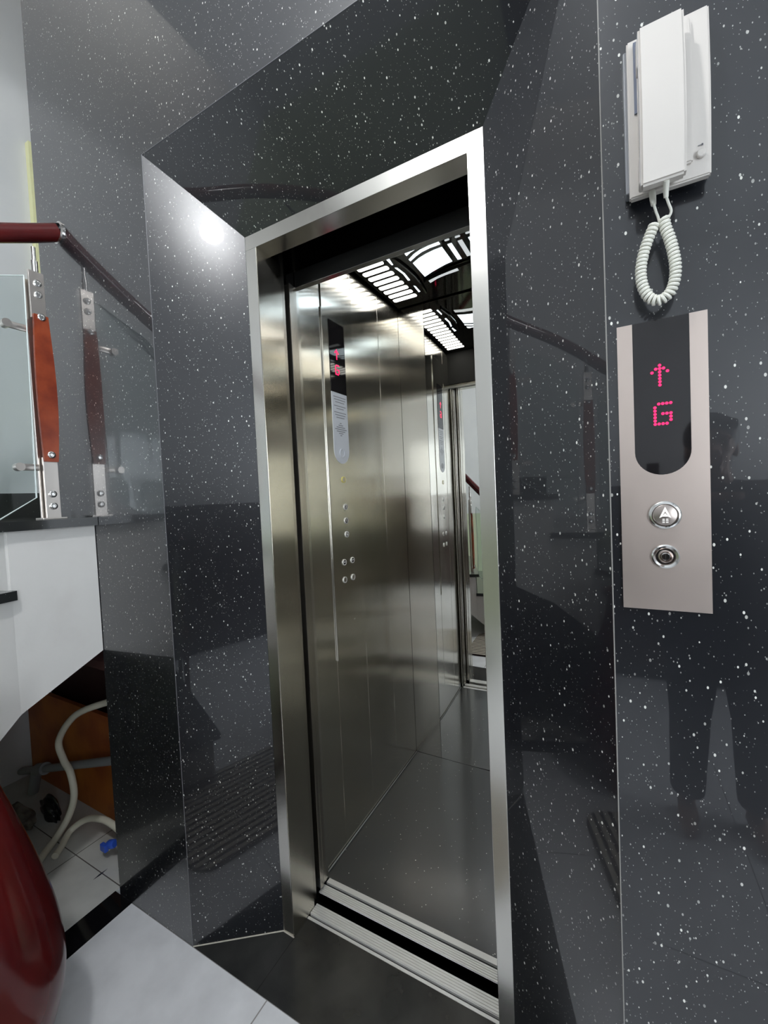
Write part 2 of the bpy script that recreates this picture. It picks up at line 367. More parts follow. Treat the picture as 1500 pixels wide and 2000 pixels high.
def capsule(bm, x0, x1, yc, r, z, h=.003):
    pts = []
    for k in range(9): a = PI / 2 + PI * k / 8; pts.append((x0 + r + r * math.cos(a), yc + r * math.sin(a), z))
    for k in range(9): a = -PI / 2 + PI * k / 8; pts.append((x1 - r + r * math.cos(a), yc + r * math.sin(a), z))
    prism(bm, pts, (0, 0, h)); return bm
def rrect(x0, x1, yc, hy, r, z):
    pts = []
    for cx, cy, a0 in ((x0 + r, yc + hy - r, PI / 2), (x0 + r, yc - hy + r, PI), (x1 - r, yc - hy + r, -PI / 2), (x1 - r, yc + hy - r, 0)):
        for k in range(5): a = a0 + PI / 2 * k / 4; pts.append((cx + r * math.cos(a), cy + r * math.sin(a), z))
    return pts
for k in range(15):
    yc = .932 - .0473 * k
    if yc < .27: break
    for x0, x1 in ((.030, .150), (.777, .897)):
        obj('lamp_slot', prism(bmesh.new(), rrect(x0, x1, yc, .0145, .009, CZ - .0015), (0, 0, .003)), 'slot', car)
MX = .4635
def both(pts):
    for s in (0, 1):
        q = [((2 * MX - a) if s else a, b, CZ - .0015) for a, b in pts]
        obj('ceiling_cutout', prism(bmesh.new(), q, (0, 0, .003)), 'soft', car)
for sh in (0, -.0):
    both([(.170, .588), (.183, .593), (.176, .642), (.170, .640)])
    both([(.171, .666), (.180, .672), (.187, .73), (.183, .792), (.174, .79), (.179, .73)])
    both([(.175, .847), (.181, .857), (.179, .913), (.171, .913)])
    both([(.250, .598), (.258, .588), (.309, .590), (.275, .600), (.250, .615)])
    both([(.247, .642), (.280, .619), (.311, .606), (.350, .599), (.392, .597), (.392, .614), (.350, .615), (.313, .622), (.280, .637), (.248, .657)])
    both([(.250, .676), (.285, .656), (.321, .644), (.355, .637), (.391, .635), (.392, .752), (.360, .758), (.334, .766), (.290, .782), (.250, .801)])
    both([(.415, .631), (.431, .632), (.431, .755), (.415, .753)])
both([(.416, .598), (.430, .598), (.433, .603), (.430, .608), (.416, .608), (.413, .603)])
for pts in ([(.456, .600), (.471, .600), (.474, .605), (.471, .610), (.456, .610), (.453, .605)], [(.455, .632), (.472, .632), (.472, .751), (.455, .751)]):
    obj('ceiling_cutout', prism(bmesh.new(), [(a, b, CZ - .0015) for a, b in pts], (0, 0, .003)), 'soft', car)
# far row of cutouts repeats toward the back of the car
for dy in (.235,):
    both([(.250, .60 + dy), (.290, .583 + dy), (.330, .574 + dy), (.392, .570 + dy), (.392, .60 + dy), (.330, .604 + dy), (.29, .612 + dy), (.250, .630 + dy)])
obj('ceiling_rib', T([(.20, .59, CZ - .004), (.214, .68, CZ - .006), (.219, .76, CZ - .006), (.214, .84, CZ - .006), (.20, .93, CZ - .004)], .006, 8), 'ceil_steel', car, True)
obj('ceiling_rib', T(spline([(.235, .83, CZ - .004), (.33, .80, CZ - .007), (.4635, .785, CZ - .008), (.60, .80, CZ - .007), (.69, .83, CZ - .004)]), .006, 8), 'ceil_steel', car, True)

# ------------------------------------------------------------ car operating panel
cop = thing('car_operating_panel', 'tall steel button panel with black display on the lift car wall', 'control panel', (0, .46, 1.4))
bm = bmesh.new(); box(bm, (.0006, .364, .735), (.004, .5745, 2.205), .0008)
obj('faceplate', bm, 'car_steel', cop)
obj('faceplate_edge', B((.0006, .358, .735), (.0055, .363, 2.08), .0008), 'frame_steel', cop)
obj('display', B((.004, .402, 1.775), (.006, .507, 2.05)), 'glossblack', cop)
pts = [(.004, .402, 1.775), (.004, .507, 1.775), (.004, .507, 1.55)]
for k in range(1, 16): a = PI * k / 16; pts.append((.004, .4545 + .0525 * math.cos(a), 1.55 - .0525 * math.sin(a)))
pts.append((.004, .402, 1.55))
M['symbol'] = emis('white_symbol_glow', (.95, .93, .9), .2)  # printed symbols given a faint glow of their own in the material
lab = obj('label_plate', prism(bmesh.new(), pts, (.0015, 0, 0)), 'label', cop)
for i, zz in enumerate((1.757, 1.747, 1.737, 1.722, 1.712, 1.697, 1.687, 1.677)):
    w0 = (.085, .078, .062, .08, .05, .083, .07, .055)[i]
    obj('printed_line', B((.0055, .455 - w0 / 2, zz), (.0058, .455 + w0 / 2, zz + .0028)), 'ink', lab)
for i in range(7):
    w0 = (.012, .03, .058, .08, .058, .03, .012)[i]; zz = 1.655 - i * .008
    obj('speaker_slit', B((.0055, .4545 - w0 / 2, zz), (.0059, .4545 + w0 / 2, zz + .003)), 'ink', lab)
obj('speaker_ring', L([(.017, 0), (.017, .003), (.0145, .003), (.0145, .001), (0, .001)], (.0055, .4545, 1.54), (1, 0, 0)), 'label', lab)
def led(chars, yc, zc, p, fn, parent):
    bm = bmesh.new()
    for r, row in enumerate(chars):
        for q, ch in enumerate(row):
            if ch == '#': fn(bm, (q - (len(row) - 1) / 2) * p, -(r - (len(chars) - 1) / 2) * p)
    return obj('led_symbol', bm, 'led', parent)
G = ['.####', '#....', '#....', '#.###', '#...#', '#...#', '.###.']
G = ['.####', '#....', '#....', '#.###', '#...#', '#...#', '####.']
UPA = ['..#..', '.###.', '#.#.#', '..#..', '..#..', '..#..', '..#..']
disp = [o for o in cop.children if o.name.startswith('display')][0]
def c_fn(z0, y0, s): return lambda bm, a, b: box(bm, (.006, y0 + a - s, z0 + b - s), (.0066, y0 + a + s, z0 + b + s))
led(UPA, 0, 0, .0058, c_fn(1.925, .448, .0024), disp)
led(G, 0, 0, .0058, c_fn(1.865, .448, .0024), disp)
def cbutton(yc, zc, ch, mt='chrome', r=.0125):
    b = obj('button', L([(r, 0), (r, .003), (r * .78, .0036), (r * .76, .0015), (0, .0015)], (.004, yc, zc), (1, 0, 0), 24), 'button_ring' if mt == 'chrome' else mt, cop, True)
    obj('button_cap', L([(r * .7, 0), (r * .7, .0028), (0, .003)], (.004, yc, zc), (1, 0, 0), 24), 'glossblack' if ch in '21G<>' else 'post_steel', b, True)
    if ch.strip(): obj('symbol', text_bm({'<': '<>', '>': '><'}.get(ch, ch), r * (1.25 if ch in '21G' else .95), (.0071, yc, zc), (0, 1, 0), (0, 0, 1), .0002), 'symbol', b)
cbutton(.456, 1.434, ' ', 'alarm')
for zz, ch in ((1.325, '2'), (1.270, '1'), (1.215, 'G')): cbutton(.461, zz, ch)
cbutton(.434, 1.106, '<'); cbutton(.493, 1.106, '>'); cbutton(.432, 1.036, ' '); cbutton(.492, 1.036, ' ')
obj('screw', L([(.003, 0), (.0025, .0012), (0, .0012)], (.004, .49, .862), (1, 0, 0), 12), 'chrome', cop)

# ------------------------------------------------------------ hall call panel
hp = thing('hall_call_panel', 'brushed steel lift call panel with red arrow and G display on the granite', 'call panel', (1.015, -D, 1.161))
x0, x1, z0, z1 = .9575, 1.0735, 1.161, 1.610
sx0, sx1, szc = .9785, 1.0515, 1.4095; sr = (sx1 - sx0) / 2; scx = (sx0 + sx1) / 2
arc = [(scx + sr * math.cos(PI + PI * k / 20), szc + sr * math.sin(PI + PI * k / 20)) for k in range(21)]
bm = bmesh.new(); yb = -D - .001
def py(pts, ya, yb2): return hexa(bmesh.new(), [(a, ya, b) for a, b in pts], [(a, yb2, b) for a, b in pts])
# faceplate: U shape as strips around the window
bm = bmesh.new()
hexa(bm, *[[(a, yy, b) for a, b in [(x0, z0), (x1, z0), (x1, szc - sr), (x0, szc - sr)]] for yy in (-D, -D - .004)])
for k in range(20):
    (a0, b0), (a1, b1) = arc[k], arc[k + 1]
    hexa(bm, *[[(a, yy, b) for a, b in [(a0, szc - sr - .0001), (a1, szc - sr - .0001), (a1, b1), (a0, b0)]] for yy in (-D, -D - .004)]) if max(b0, b1) > szc - sr + 1e-5 else None
hexa(bm, *[[(a, yy, b) for a, b in [(x0, szc - sr), (sx0, szc - sr), (sx0, z1), (x0, z1)]] for yy in (-D, -D - .004)])
hexa(bm, *[[(a, yy, b) for a, b in [(sx1, szc - sr), (x1, szc - sr), (x1, z1), (sx1, z1)]] for yy in (-D, -D - .004)])
obj('faceplate', bm, 'panel_steel', hp)
win = obj('display_window', py(arc + [(sx1, z1), (sx0, z1)], -D, -D - .0036), 'glossblack', hp)
def h_fn(zc, xc, s): 
    return lambda bm, a, b: lathe(bm, [(s, 0), (s, .0004), (0, .0004)], (xc + a, -D - .0036, zc + b), (0, -1, 0), 10)
led(UPA, 0, 0, .0050, h_fn(1.5255, 1.0135, .0022), win)
led(G, 0, 0, .0051, h_fn(1.4665, 1.0165, .0022), win)
cb = obj('call_button', L([(.0215, 0), (.0215, .003), (.020, .0045), (.0172, .0048), (.0165, .002), (0, .002)], (1.0162, -D - .004, 1.3105), (0, -1, 0), 48), 'chrome', hp, True)
obj('button_cap', L([(.0158, 0), (.0158, .0040), (.0150, .0046), (0, .0046)], (1.0162, -D - .004, 1.3105), (0, -1, 0), 40), mat('button_face_steel', (.42, .37, .34), .35, 1), cb, True)
ar = bmesh.new(); yy = -D - .0087
for sgn in (-1, 1):
    prism(ar, [(1.0162, yy, 1.3235), (1.0162 + sgn * .0078, yy, 1.3060), (1.0162 + sgn * .0042, yy, 1.3078), (1.0162, yy, 1.3165)], (0, .0004, 0))
prism(ar, [(1.0122, yy, 1.3083), (1.0202, yy, 1.3083), (1.0162, yy, 1.3135)], (0, .0004, 0))
for dx in (-.0022, .0024):
    for dz in (1.3035, 1.3010, 1.2985): box(ar, (1.0162 + dx - .0016, yy, dz), (1.0162 + dx + .0016, yy + .0004, dz + .0012))
obj('arrow_symbol', ar, emis('white_symbol', (.95, .93, .9), .25), cb)
kl = obj('key_lock', L([(.0185, 0), (.0185, .003), (.0165, .0042), (.0135, .0036), (.0125, .0022), (.0098, .0022)], (1.0158, -D - .004, 1.2460), (0, -1, 0), 48), 'chrome', hp, True)
obj('lock_ring', L([(.0098, .002), (.0098, .0048), (.0078, .0052), (.0070, .003), (.0060, .003)], (1.0158, -D - .004, 1.2460), (0, -1, 0), 40), mat('lock_bronze_steel', (.48, .40, .36), .2, 1), kl, True)
obj('key_cylinder', L([(.0060, .002), (.0060, .0045), (.0035, .0050), (0, .0040)], (1.0158, -D - .004, 1.2460), (0, -1, 0), 24), 'chrome', kl, True)
obj('key_slot', B((1.0153, -D - .0092, 1.2428), (1.0163, -D - .0086, 1.2492)), 'dark', kl)

# ------------------------------------------------------------ intercom handset
ic = thing('intercom_phone', 'white wall intercom handset hanging above the lift call panel', 'intercom', (1.03, -D, 1.78))
def curve_slab(bm, xa, xb, za, zb, yback, yfront_fn, n=16, bev=.002):
    prof = [(yback, za)] + [(yfront_fn(k / n), za + (zb - za) * k / n) for k in range(n + 1)] + [(yback, zb)]
    hexa(bm, [(xa, a, b) for a, b in prof], [(xb, a, b) for a, b in prof])
    es = [e for e in bm.edges if e.calc_length() > 0 and len(e.link_faces) == 2 and e.link_faces[0].normal.angle(e.link_faces[1].normal, 0) > .8]
    bmesh.ops.recalc_face_normals(bm, faces=bm.faces[:])
    es = [e for e in bm.edges if len(e.link_faces) == 2 and e.link_faces[0].normal.angle(e.link_faces[1].normal, 0) > .8]
    bmesh.ops.bevel(bm, geom=es, offset=bev, segments=2, affect='EDGES')
    return bm
bow = lambda base, amt: (lambda t: -D - base - amt * math.sin(PI * t))
obj('wall_plate', B((.974, -D - .020, 1.800), (1.078, -D, 2.008), .002), mat('grey_phone_back', (.22, .23, .25), .4), ic)
bs = obj('base', curve_slab(bmesh.new(), .9785, 1.0765, 1.786, 2.012, -D - .018, bow(.030, .006)), 'phone', ic, True)
obj('cradle_recess', B((.9865, -D - .0385, 1.90), (.9925, -D - .033, 2.000)), 'phone_dark', bs)
obj('centre_ridge', curve_slab(bmesh.new(), .990, 1.055, 1.806, 2.000, -D - .030, bow(.038, .008)), 'phone', bs, True)
obj('door_button', L([(.0055, 0), (.0055, .004), (.0045, .005), (0, .005)], (1.0645, -D - .033, 1.814), (0, -1, 0), 24), 'phone', bs, True)
bm = bmesh.new(); box(bm, (1.061, -D - .0345, 1.8255), (1.067, -D - .0338, 1.8265)); box(bm, (1.0652, -D - .0345, 1.825), (1.067, -D - .0338, 1.8275))
obj('key_mark', bm, 'ink', bs)
obj('printed_logo', tube(tube(bmesh.new(), spline([(1.052, -D - .0318, 1.9765), (1.060, -D - .0318, 1.9760), (1.064, -D - .0318, 1.9765)]), .0005, 5), spline([(1.0625, -D - .0318, 1.980), (1.0635, -D - .0318, 1.9765), (1.0665, -D - .0318, 1.9775), (1.0675, -D - .0318, 1.981), (1.069, -D - .0318, 1.978), (1.071, -D - .0318, 1.981)]), .0005, 5), 'ink', bs)
hs = obj('handset', curve_slab(bmesh.new(), .9905, 1.0435, 1.777, 1.992, -D - .052, bow(.068, .010), 18, .003), 'phone', ic, True)
obj('earpiece', B((.989, -D - .060, 1.945), (1.041, -D - .038, 1.985), .003), 'phone', hs)
obj('mouthpiece', B((.989, -D - .060, 1.785), (1.041, -D - .038, 1.825), .003), 'phone', hs)
obj('seam_line', B((.9903, -D - .060, 1.782), (.9906, -D - .0585, 1.988)), 'phone_dark', hs)
obj('strain_relief', T([(1.021, -D - .062, 1.779), (1.0215, -D - .05, 1.772), (1.022, -D - .045, 1.764)], [.0042, .0036, .003], 12), 'cord', ic, True)
obj('strain_relief', T([(1.007, -D - .028, 1.788), (1.0075, -D - .03, 1.776), (1.008, -D - .033, 1.766)], [.0046, .0042, .0034], 12), 'cord', ic, True)
obj('cord_lead', T(spline([(1.022, -D - .045, 1.766), (1.0255, -D - .040, 1.757), (1.0285, -D - .037, 1.748), (1.026, -D - .035, 1.742), (1.021, -D - .035, 1.741)]), .0018, 8), 'cord', ic, True)
obj('cord_lead', T(spline([(1.008, -D - .033, 1.768), (1.0105, -D - .034, 1.755), (1.0130, -D - .034, 1.746), (1.015, -D - .034, 1.736)]), .0018, 8), 'cord', ic, True)
path = spline([(1.020, -D - .035, 1.742), (1.0215, -D - .035, 1.728), (1.026, -D - .035, 1.712), (1.030, -D - .035, 1.692), (1.0325, -D - .035, 1.670), (1.031, -D - .035, 1.650), (1.0245, -D - .035, 1.634), (1.0120, -D - .035, 1.627), (1.000, -D - .035, 1.634), (.9925, -D - .035, 1.651), (.990, -D - .035, 1.672), (.9925, -D - .035, 1.693), (.998, -D - .035, 1.712), (1.0045, -D - .035, 1.728), (1.0085, -D - .034, 1.737)], 14)
# coiled cord: helix along the loop
acc = [0]
for a, b in zip(path, path[1:]): acc.append(acc[-1] + (b - a).length)
tot = acc[-1]; turns = 46; N = turns * 14; hel = []
def at_len(s):
    for i in range(len(acc) - 1):
        if acc[i + 1] >= s: break
    t = (s - acc[i]) / max(acc[i + 1] - acc[i], 1e-9); return path[i].lerp(path[i + 1], t), (path[i + 1] - path[i]).normalized()
Yv = Vector((0, 1, 0))
for k in range(N + 1):
    p, t = at_len(tot * k / N); u = (Yv - Yv.dot(t) * t).normalized(); vv = t.cross(u); a = 2 * PI * turns * k / N
    hel.append(p + .0056 * (math.cos(a) * u + math.sin(a) * vv))
obj('coiled_cord', T(hel, .0023, 7), 'cord', ic, True)

# ------------------------------------------------------------ staircase
tz = [1.335, 1.135, .95, .77, .59, .41, .23]
Pn = [(-.605, -.163), (-.600, -.40), (-.555, -.60), (-.42, -.75), (-.28, -.83), (-.14, -.885), (.0, -.90), (.14, -.90)]
Qn = [(-1.73, -.163), (-1.73, -.62), (-1.73, -1.2), (-1.5, -1.75), (-1.0, -1.95), (-.5, -2.0), (-.1, -2.0), (.25, -1.95)]
un = [.876, .765, .60, .44, .29, .15, .04, .02]
stc = thing('staircase', 'winding white plastered staircase with dark granite treads left of the lift', 'staircase', (-.6, -.16, 0))
for i in range(7):
    p0, p1, q1, q0 = Pn[i], Pn[i + 1], Qn[i + 1], Qn[i]; zt = tz[i] - .028
    obj('step_body', hexa(bmesh.new(), [(*p0, un[i]), (*p1, un[i + 1]), (*q1, un[i + 1]), (*q0, un[i])], [(*p0, zt), (*p1, zt), (*q1, zt), (*q0, zt)]), 'plaster', stc)
    c = Vector(((p0[0] + p1[0] + q0[0] + q1[0]) / 4, (p0[1] + p1[1] + q0[1] + q1[1]) / 4))
    o_ = .022
    e = (Vector(p1) - Vector(p0)).normalized(); nrm = Vector((-e.y, e.x)); 
    if nrm.dot(Vector(p0) - c) < 0: nrm = -nrm
    a0 = Vector(p0) + nrm * o_; a1 = Vector(p1) + nrm * o_ + e * .03
    b1 = Vector(q1) + (Vector(q1) - Vector(q0)).normalized() * .03
    obj('tread', prism(bmesh.new(), [(a0.x, a0.y, zt), (a1.x, a1.y, zt), (b1.x, b1.y, zt), (*q0, zt)], (0, 0, .028)), 'slab', stc)
    if i < 6:
        e2 = (Vector(q1) - Vector(p1)).normalized()
        r0 = Vector(p1) + e2 * .004; f = (Vector(p1) - Vector(p0)).normalized() * .006
        obj('riser', hexa(bmesh.new(), [(r0.x, r0.y, tz[i + 1]), (*q1, tz[i + 1]), (*q1, zt), (r0.x, r0.y, zt)], [(r0.x + f.x, r0.y + f.y, tz[i + 1]), (q1[0] + f.x, q1[1] + f.y, tz[i + 1]), (q1[0] + f.x, q1[1] + f.y, zt), (r0.x + f.x, r0.y + f.y, zt)]), 'plaster' if i == 0 else 'slab', stc)
obj('landing', B((-1.749, -.163, 1.18), (-.862, 1.2, 1.307)), 'plaster', stc)
obj('tread', B((-1.749, -.163, 1.3075), (-.862, 1.2, 1.335)), 'slab', stc)
obj('skirting', B((-1.749, -.61, 1.335), (-1.732, 1.19, 1.462)), 'slab', stc)

# ------------------------------------------------------------ glass balustrade
rl = thing('stair_balustrade', 'dark red wooden handrail with clamped glass panels along the staircase', 'balustrade', (-.7, -.16, 1.335))
rail = spline([(-.703, -.164, 2.314), (-.728, -.244, 2.279), (-.755, -.365, 2.227), (-.765, -.453, 2.185), (-.74, -.60, 2.08), (-.66, -.72, 1.95), (-.50, -.84, 1.80), (-.33, -.93, 1.63), (-.20, -.98, 1.48), (-.04, -1.0, 1.30), (.08, -1.0, 1.18)], 8)
obj('handrail', T(rail, .0285, 20), 'redwood', rl, True)
obj('wall_rose', L([(.036, 0), (.036, .004), (.030, .007)], (-.703, -.1615, 2.314), (0, -1, 0), 24), 'chrome', rl, True)
def post(x, yy, zb, zt, first):
    """flat twin-plate post: steel plates, bowed wooden insert, bolts, pin"""
    hgt = zt - zb; s = hgt / .925
    ps = []
    p = obj('post', B((x - .004, yy - .021, zb), (x + .004, yy + .021, zb + .205 * s), .001), 'post_steel', rl)
    obj('upper_plate', B((x - .004, yy - .023, zt - .265 * s), (x + .004, yy + .020, zt - .112 * s), .001), 'post_steel', p)
    obj('rear_plate', B((x - .020, yy - .029, zb), (x - .013, yy + .010, zt - .14 * s), .001), 'post_steel', p)
    n = 14; pr = []; za, zc = zb + .19 * s, zt - .255 * s
    for k in range(n + 1): t = k / n; pr.append((yy + .020 + .012 * math.sin(PI * t) * (1 - .3 * t), za + (zc - za) * t))
    for k in range(n, -1, -1): t = k / n; pr.append((yy - .020 - .006 * math.sin(PI * t), za + (zc - za) * t))
    obj('wood_insert', hexa(bmesh.new(), [(x + .004, a, b) for a, b in pr], [(x + .014, a, b) for a, b in pr]), 'orangewood', p)
    for zz, dx in ((zt - .150 * s, .004), (zt - .187 * s, .004), (zt - .262 * s, .014), (zb + .213 * s, .014), (zb + .083 * s, .004), (zb + .043 * s, .004)):
        obj('bolt', L([(.0115, 0), (.0115, .003), (.0092, .005), (.0055, .0052), (.0045, .003), (0, .003)], (x + dx, yy, zz), (1, 0, 0), 20), 'chrome', p, True)
    obj('rail_pin', T([(x - .006, yy, zt - .14 * s), (x - .006, yy, zt - .03)], .0062, 12), 'chrome', p, True)
    obj('pin_collar', T([(x - .006, yy, zt - .12 * s), (x - .006, yy, zt - .075 * s)], .0095, 12), 'chrome', p, True)
    obj('base_plate', B((x - .04, yy - .035, zb), (x + .012, yy + .035, zb + .005), .001), 'post_steel', p)
    return p
post(-.705, -.236, 1.335, 2.262, True)
post(-.70, -.62, 1.135, 2.075, False)
post(-.43, -.875, .77, 1.71, False)
post(-.19, -.985, .41, 1.45, False)
post(.06, -1.0, .23, 1.17, False)
def clamp(x, yy, zz, dy, dz=-.0):
    obj('glass_clamp', tube(B((x - .011, min(yy, yy + dy), zz - .011), (x - .003, max(yy, yy + dy), zz + .011), .003), [(x - .018, yy + dy, zz), (x + .006, yy + dy, zz)], .013, 16), 'post_steel', rl, True)
clamp(-.708, -.262, 1.957, -.062); clamp(-.708, -.262, 1.507, -.055)
clamp(-.708, -.60, 1.80, .05); clamp(-.708, -.60, 1.30, .05)
def pane(pts, d):
    obj('glass_pane', prism(bmesh.new(), pts, d), 'glass', rl)
    obj('pane_edge', tube(bmesh.new(), [*pts, pts[0]], .0022, 5), 'glass_edge', rl)
pane([(-.712, -.267, 2.128), (-.712, -.277, 1.408), (-.712, -.376, 1.342), (-.70, -.56, 1.20), (-.70, -.575, 1.90), (-.712, -.46, 2.045)], (-.008, 0, 0))
pane([(-.67, -.66, 1.82), (-.67, -.66, 1.18), (-.48, -.84, .98), (-.48, -.84, 1.62)], (-.005, -.005, 0))
pane([(-.38, -.90, 1.50), (-.38, -.90, .84), (-.24, -.965, .66), (-.24, -.965, 1.32)], (-.003, -.007, 0))
pane([(-.14, -.99, 1.22), (-.14, -.99, .56), (.01, -1.0, .40), (.01, -1.0, 1.06)], (0, -.007, 0))

# ------------------------------------------------------------ clutter under the stairs
tag(obj('wood_board', B((-1.74, .03, .0), (-.93, .05, .46)), 'board'), 'orange-brown board leaning in the dark space under the stairs', 'board')
pp = thing('drain_pipe', 'grey plastic drain pipe running across under the stairs', 'pipe', (-1.2, -.03, .2))
obj('pipe_run', T([(-1.70, -.03, .06), (-.62, -.03, .42)], .017, 16), 'pvc', pp, True)
obj('pipe_socket', T([(-1.52, -.03, .12), (-1.44, -.03, .147)], .027, 16), 'pvc', pp, True)
obj('pipe_stub', T([(-1.53, -.03, .12), (-1.56, -.04, 0.0)], .022, 16), 'pvc', pp, True)
tag(obj('water_hose', T(spline([(-.80, -.02, .59), (-.893, -.02, .569), (-1.071, -.055, .494), (-1.204, -.065, .36), (-1.176, -.065, .28), (-1.126, -.065, .237), (-1.096, -.07, .15), (-1.106, -.09, .071), (-1.10, -.14, .018), (-1.048, -.21, .014), (-.98, -.29, .014)]), .0135, 14), 'hose', None, True), 'cream hose looping high in front of the orange board', 'hose')
tag(obj('water_hose', T(spline([(-.78, -.045, .07), (-.844, -.05, .09), (-.926, -.05, .087), (-1.026, -.06, .061), (-1.075, -.10, .025), (-1.03, -.155, .014), (-1.00, -.19, .014)]), .0125, 14), 'hose', None, True), 'short cream hose lying low on the tile behind the granite edge', 'hose')
bm = bmesh.new(); bmesh.ops.create_icosphere(bm, subdivisions=4, radius=1)
for v_ in bm.verts:
    k = 1 + .18 * math.sin(4 * v_.co.x + 1) + .10 * math.cos(9 * v_.co.y + 6 * v_.co.z)
    v_.co = Vector((-1.28 + .09 * v_.co.x * k, -.085 + .022 * v_.co.y * k, max(0.001, .035 + .06 * v_.co.z * k)))
tag(obj('rubbish_bag', bm, mat('black_plastic_film', (.008, .008, .009), .35), None, True), 'slumped black plastic bag in front of the orange-brown board', 'bag')
vb = thing('hose_valve', 'small blue plastic hose valve beside the granite edge', 'valve', (-.80, -.085, .03))
obj('valve_body', L([(.012, -.02), (.016, -.012), (.016, .012), (.012, .02), (0, .02)], (-.80, -.085, .055), (1, .2, .3), 16), 'blue', vb, True)
obj('valve_handle', B((-.835, -.11, .035), (-.80, -.095, .062), .003), 'blue', vb)
bm = bmesh.new(); bmesh.ops.create_icosphere(bm, subdivisions=4, radius=1)
for v_ in bm.verts:
    k = 1 + .22 * math.sin(5 * v_.co.x + 2) * math.cos(4 * v_.co.y) + .08 * math.sin(13 * v_.co.z + 7 * v_.co.x)
    v_.co = Vector((-1.36 + .10 * v_.co.x * k, -.165 + .03 * v_.co.y * k, max(0.001, .035 + .05 * v_.co.z * k)))
tag(obj('dusty_sack', bm, 'rubble', None, True), 'crumpled dusty grey sack on the floor under the stairs', 'sack')
bm = bmesh.new(); prism(bm, [(-.763, -.172, .0002), (-.768, -.150, .0002), (-.764, -.122, .0002), (-.760, -.150, .0002)], (0, 0, .0005))
struct('trim_7', bm, mat('blue_black_ink', (.01, .012, .03), .6))

# ------------------------------------------------------------ big red vase (near left corner)
vs_prof = [(0, 0), (.085, 0), (.09, .02), (.10, .05), (.125, .12), (.150, .20), (.160, .27), (.157, .34), (.146, .42), (.128, .50), (.108, .58), (.086, .66), (.066, .73), (.052, .79), (.046, .83), (.050, .86), (.062, .885), (.064, .895), (.056, .90), (.046, .88), (.040, .83), (0, .80)]
vz = thing('floor_vase', 'glossy dark red bulging wooden vase at the lower left, before the stairs', 'vase', (-.33, -.612, 0))
bmv = bmesh.new(); lathe(bmv, [tuple(q) for q in [(p.x, p.y) for p in spline([(a, b, 0) for a, b in vs_prof[1:-1]], 4)]] , (-.33, -.612, 0), (0, 0, 1), 64)
obj('body', bmv, 'redwood', vz, True)
obj('foot_ring', L([(.0, .0), (.094, .0), (.096, .012), (.09, .022)], (-.33, -.612, 0), (0, 0, 1), 48), 'redwood', vz, True)

# ------------------------------------------------------------ doormat
def mat_pattern():
    m = mat('woven_brown_cream_rug', (.05, .03, .025), .95); n, l, b = nodes(m)
    v = coords(m)
    wv = n.new('ShaderNodeTexWave'); wv.wave_type = 'BANDS'; wv.bands_direction = 'Y'; wv.inputs['Scale'].default_value = 9; wv.inputs['Distortion'].default_value = 0; l.new(v, wv.inputs['Vector'])
    ck = n.new('ShaderNodeTexVoronoi'); ck.inputs['Scale'].default_value = 45; ck.inputs['Randomness'].default_value = .1; l.new(v, ck.inputs['Vector'])
    g = n.new('ShaderNodeMath'); g.operation = 'GREATER_THAN'; g.inputs[1].default_value = .42; l.new(ck.outputs['Distance'], g.inputs[0])
    g2 = n.new('ShaderNodeMath'); g2.operation = 'GREATER_THAN'; g2.inputs[1].default_value = .45; l.new(wv.outputs['Fac'], g2.inputs[0])
    mu = n.new('ShaderNodeMath'); mu.operation = 'MULTIPLY'; l.new(g.outputs[0], mu.inputs[0]); l.new(g2.outputs[0], mu.inputs[1])
    mx = n.new('ShaderNodeMix'); mx.data_type = 'RGBA'; mx.inputs[6].default_value = (.035, .02, .018, 1); mx.inputs[7].default_value = (.5, .46, .38, 1)
    l.new(mu.outputs[0], mx.inputs[0]); l.new(mx.outputs[2], b.inputs['Base Color']); return m
M['rug'] = mat_pattern()
tag(obj('floor_mat', prism(bmesh.new(), rrect(-.13, .62, -.66, .28, .09, 0.0005), (0, 0, .012)), 'rug'), 'dark patterned woven mat on the white tiles before the lift', 'mat')

# ------------------------------------------------------------ globe lamp before the portal, added fill panel over the stairwell
ZL = 2.95
dl = thing('ceiling_lamp', 'small round white globe lamp hanging under the ceiling before the lift portal', 'lamp', (.39, -1.15, ZC))
obj('lamp_base', L([(0, 0), (.05, 0), (.05, -.02), (.012, -.03), (.012, ZL - ZC - .03), (.03, ZL - ZC - .035), (.03, ZL - ZC - .04), (0, ZL - ZC - .04)], (.39, -1.15, ZC), (0, 0, 1), 40), 'phone', dl, True)
obj('lamp_globe', L([(0, -.040), (.036, -.044), (.056, -.062), (.062, -.085), (.056, -.108), (.036, -.126), (0, -.134)], (.39, -1.15, ZL), (0, 0, 1), 40), 'lamp', dl, True)
sw = thing('ceiling_lamp', 'square fill light panel added out of view high over the stairwell', 'lamp', (-1.1, -1.2, ZROOM))  # unseen panel, added to brighten the stairwell
obj('fill_panel_frame', B((-1.45, -1.8, ZROOM - .02), (-.75, -.6, ZROOM), .003), 'phone', sw)
obj('fill_panel_diffuser', B((-1.42, -1.77, ZROOM - .024), (-.78, -.63, ZROOM - .0205)), 'fill_panel', sw)

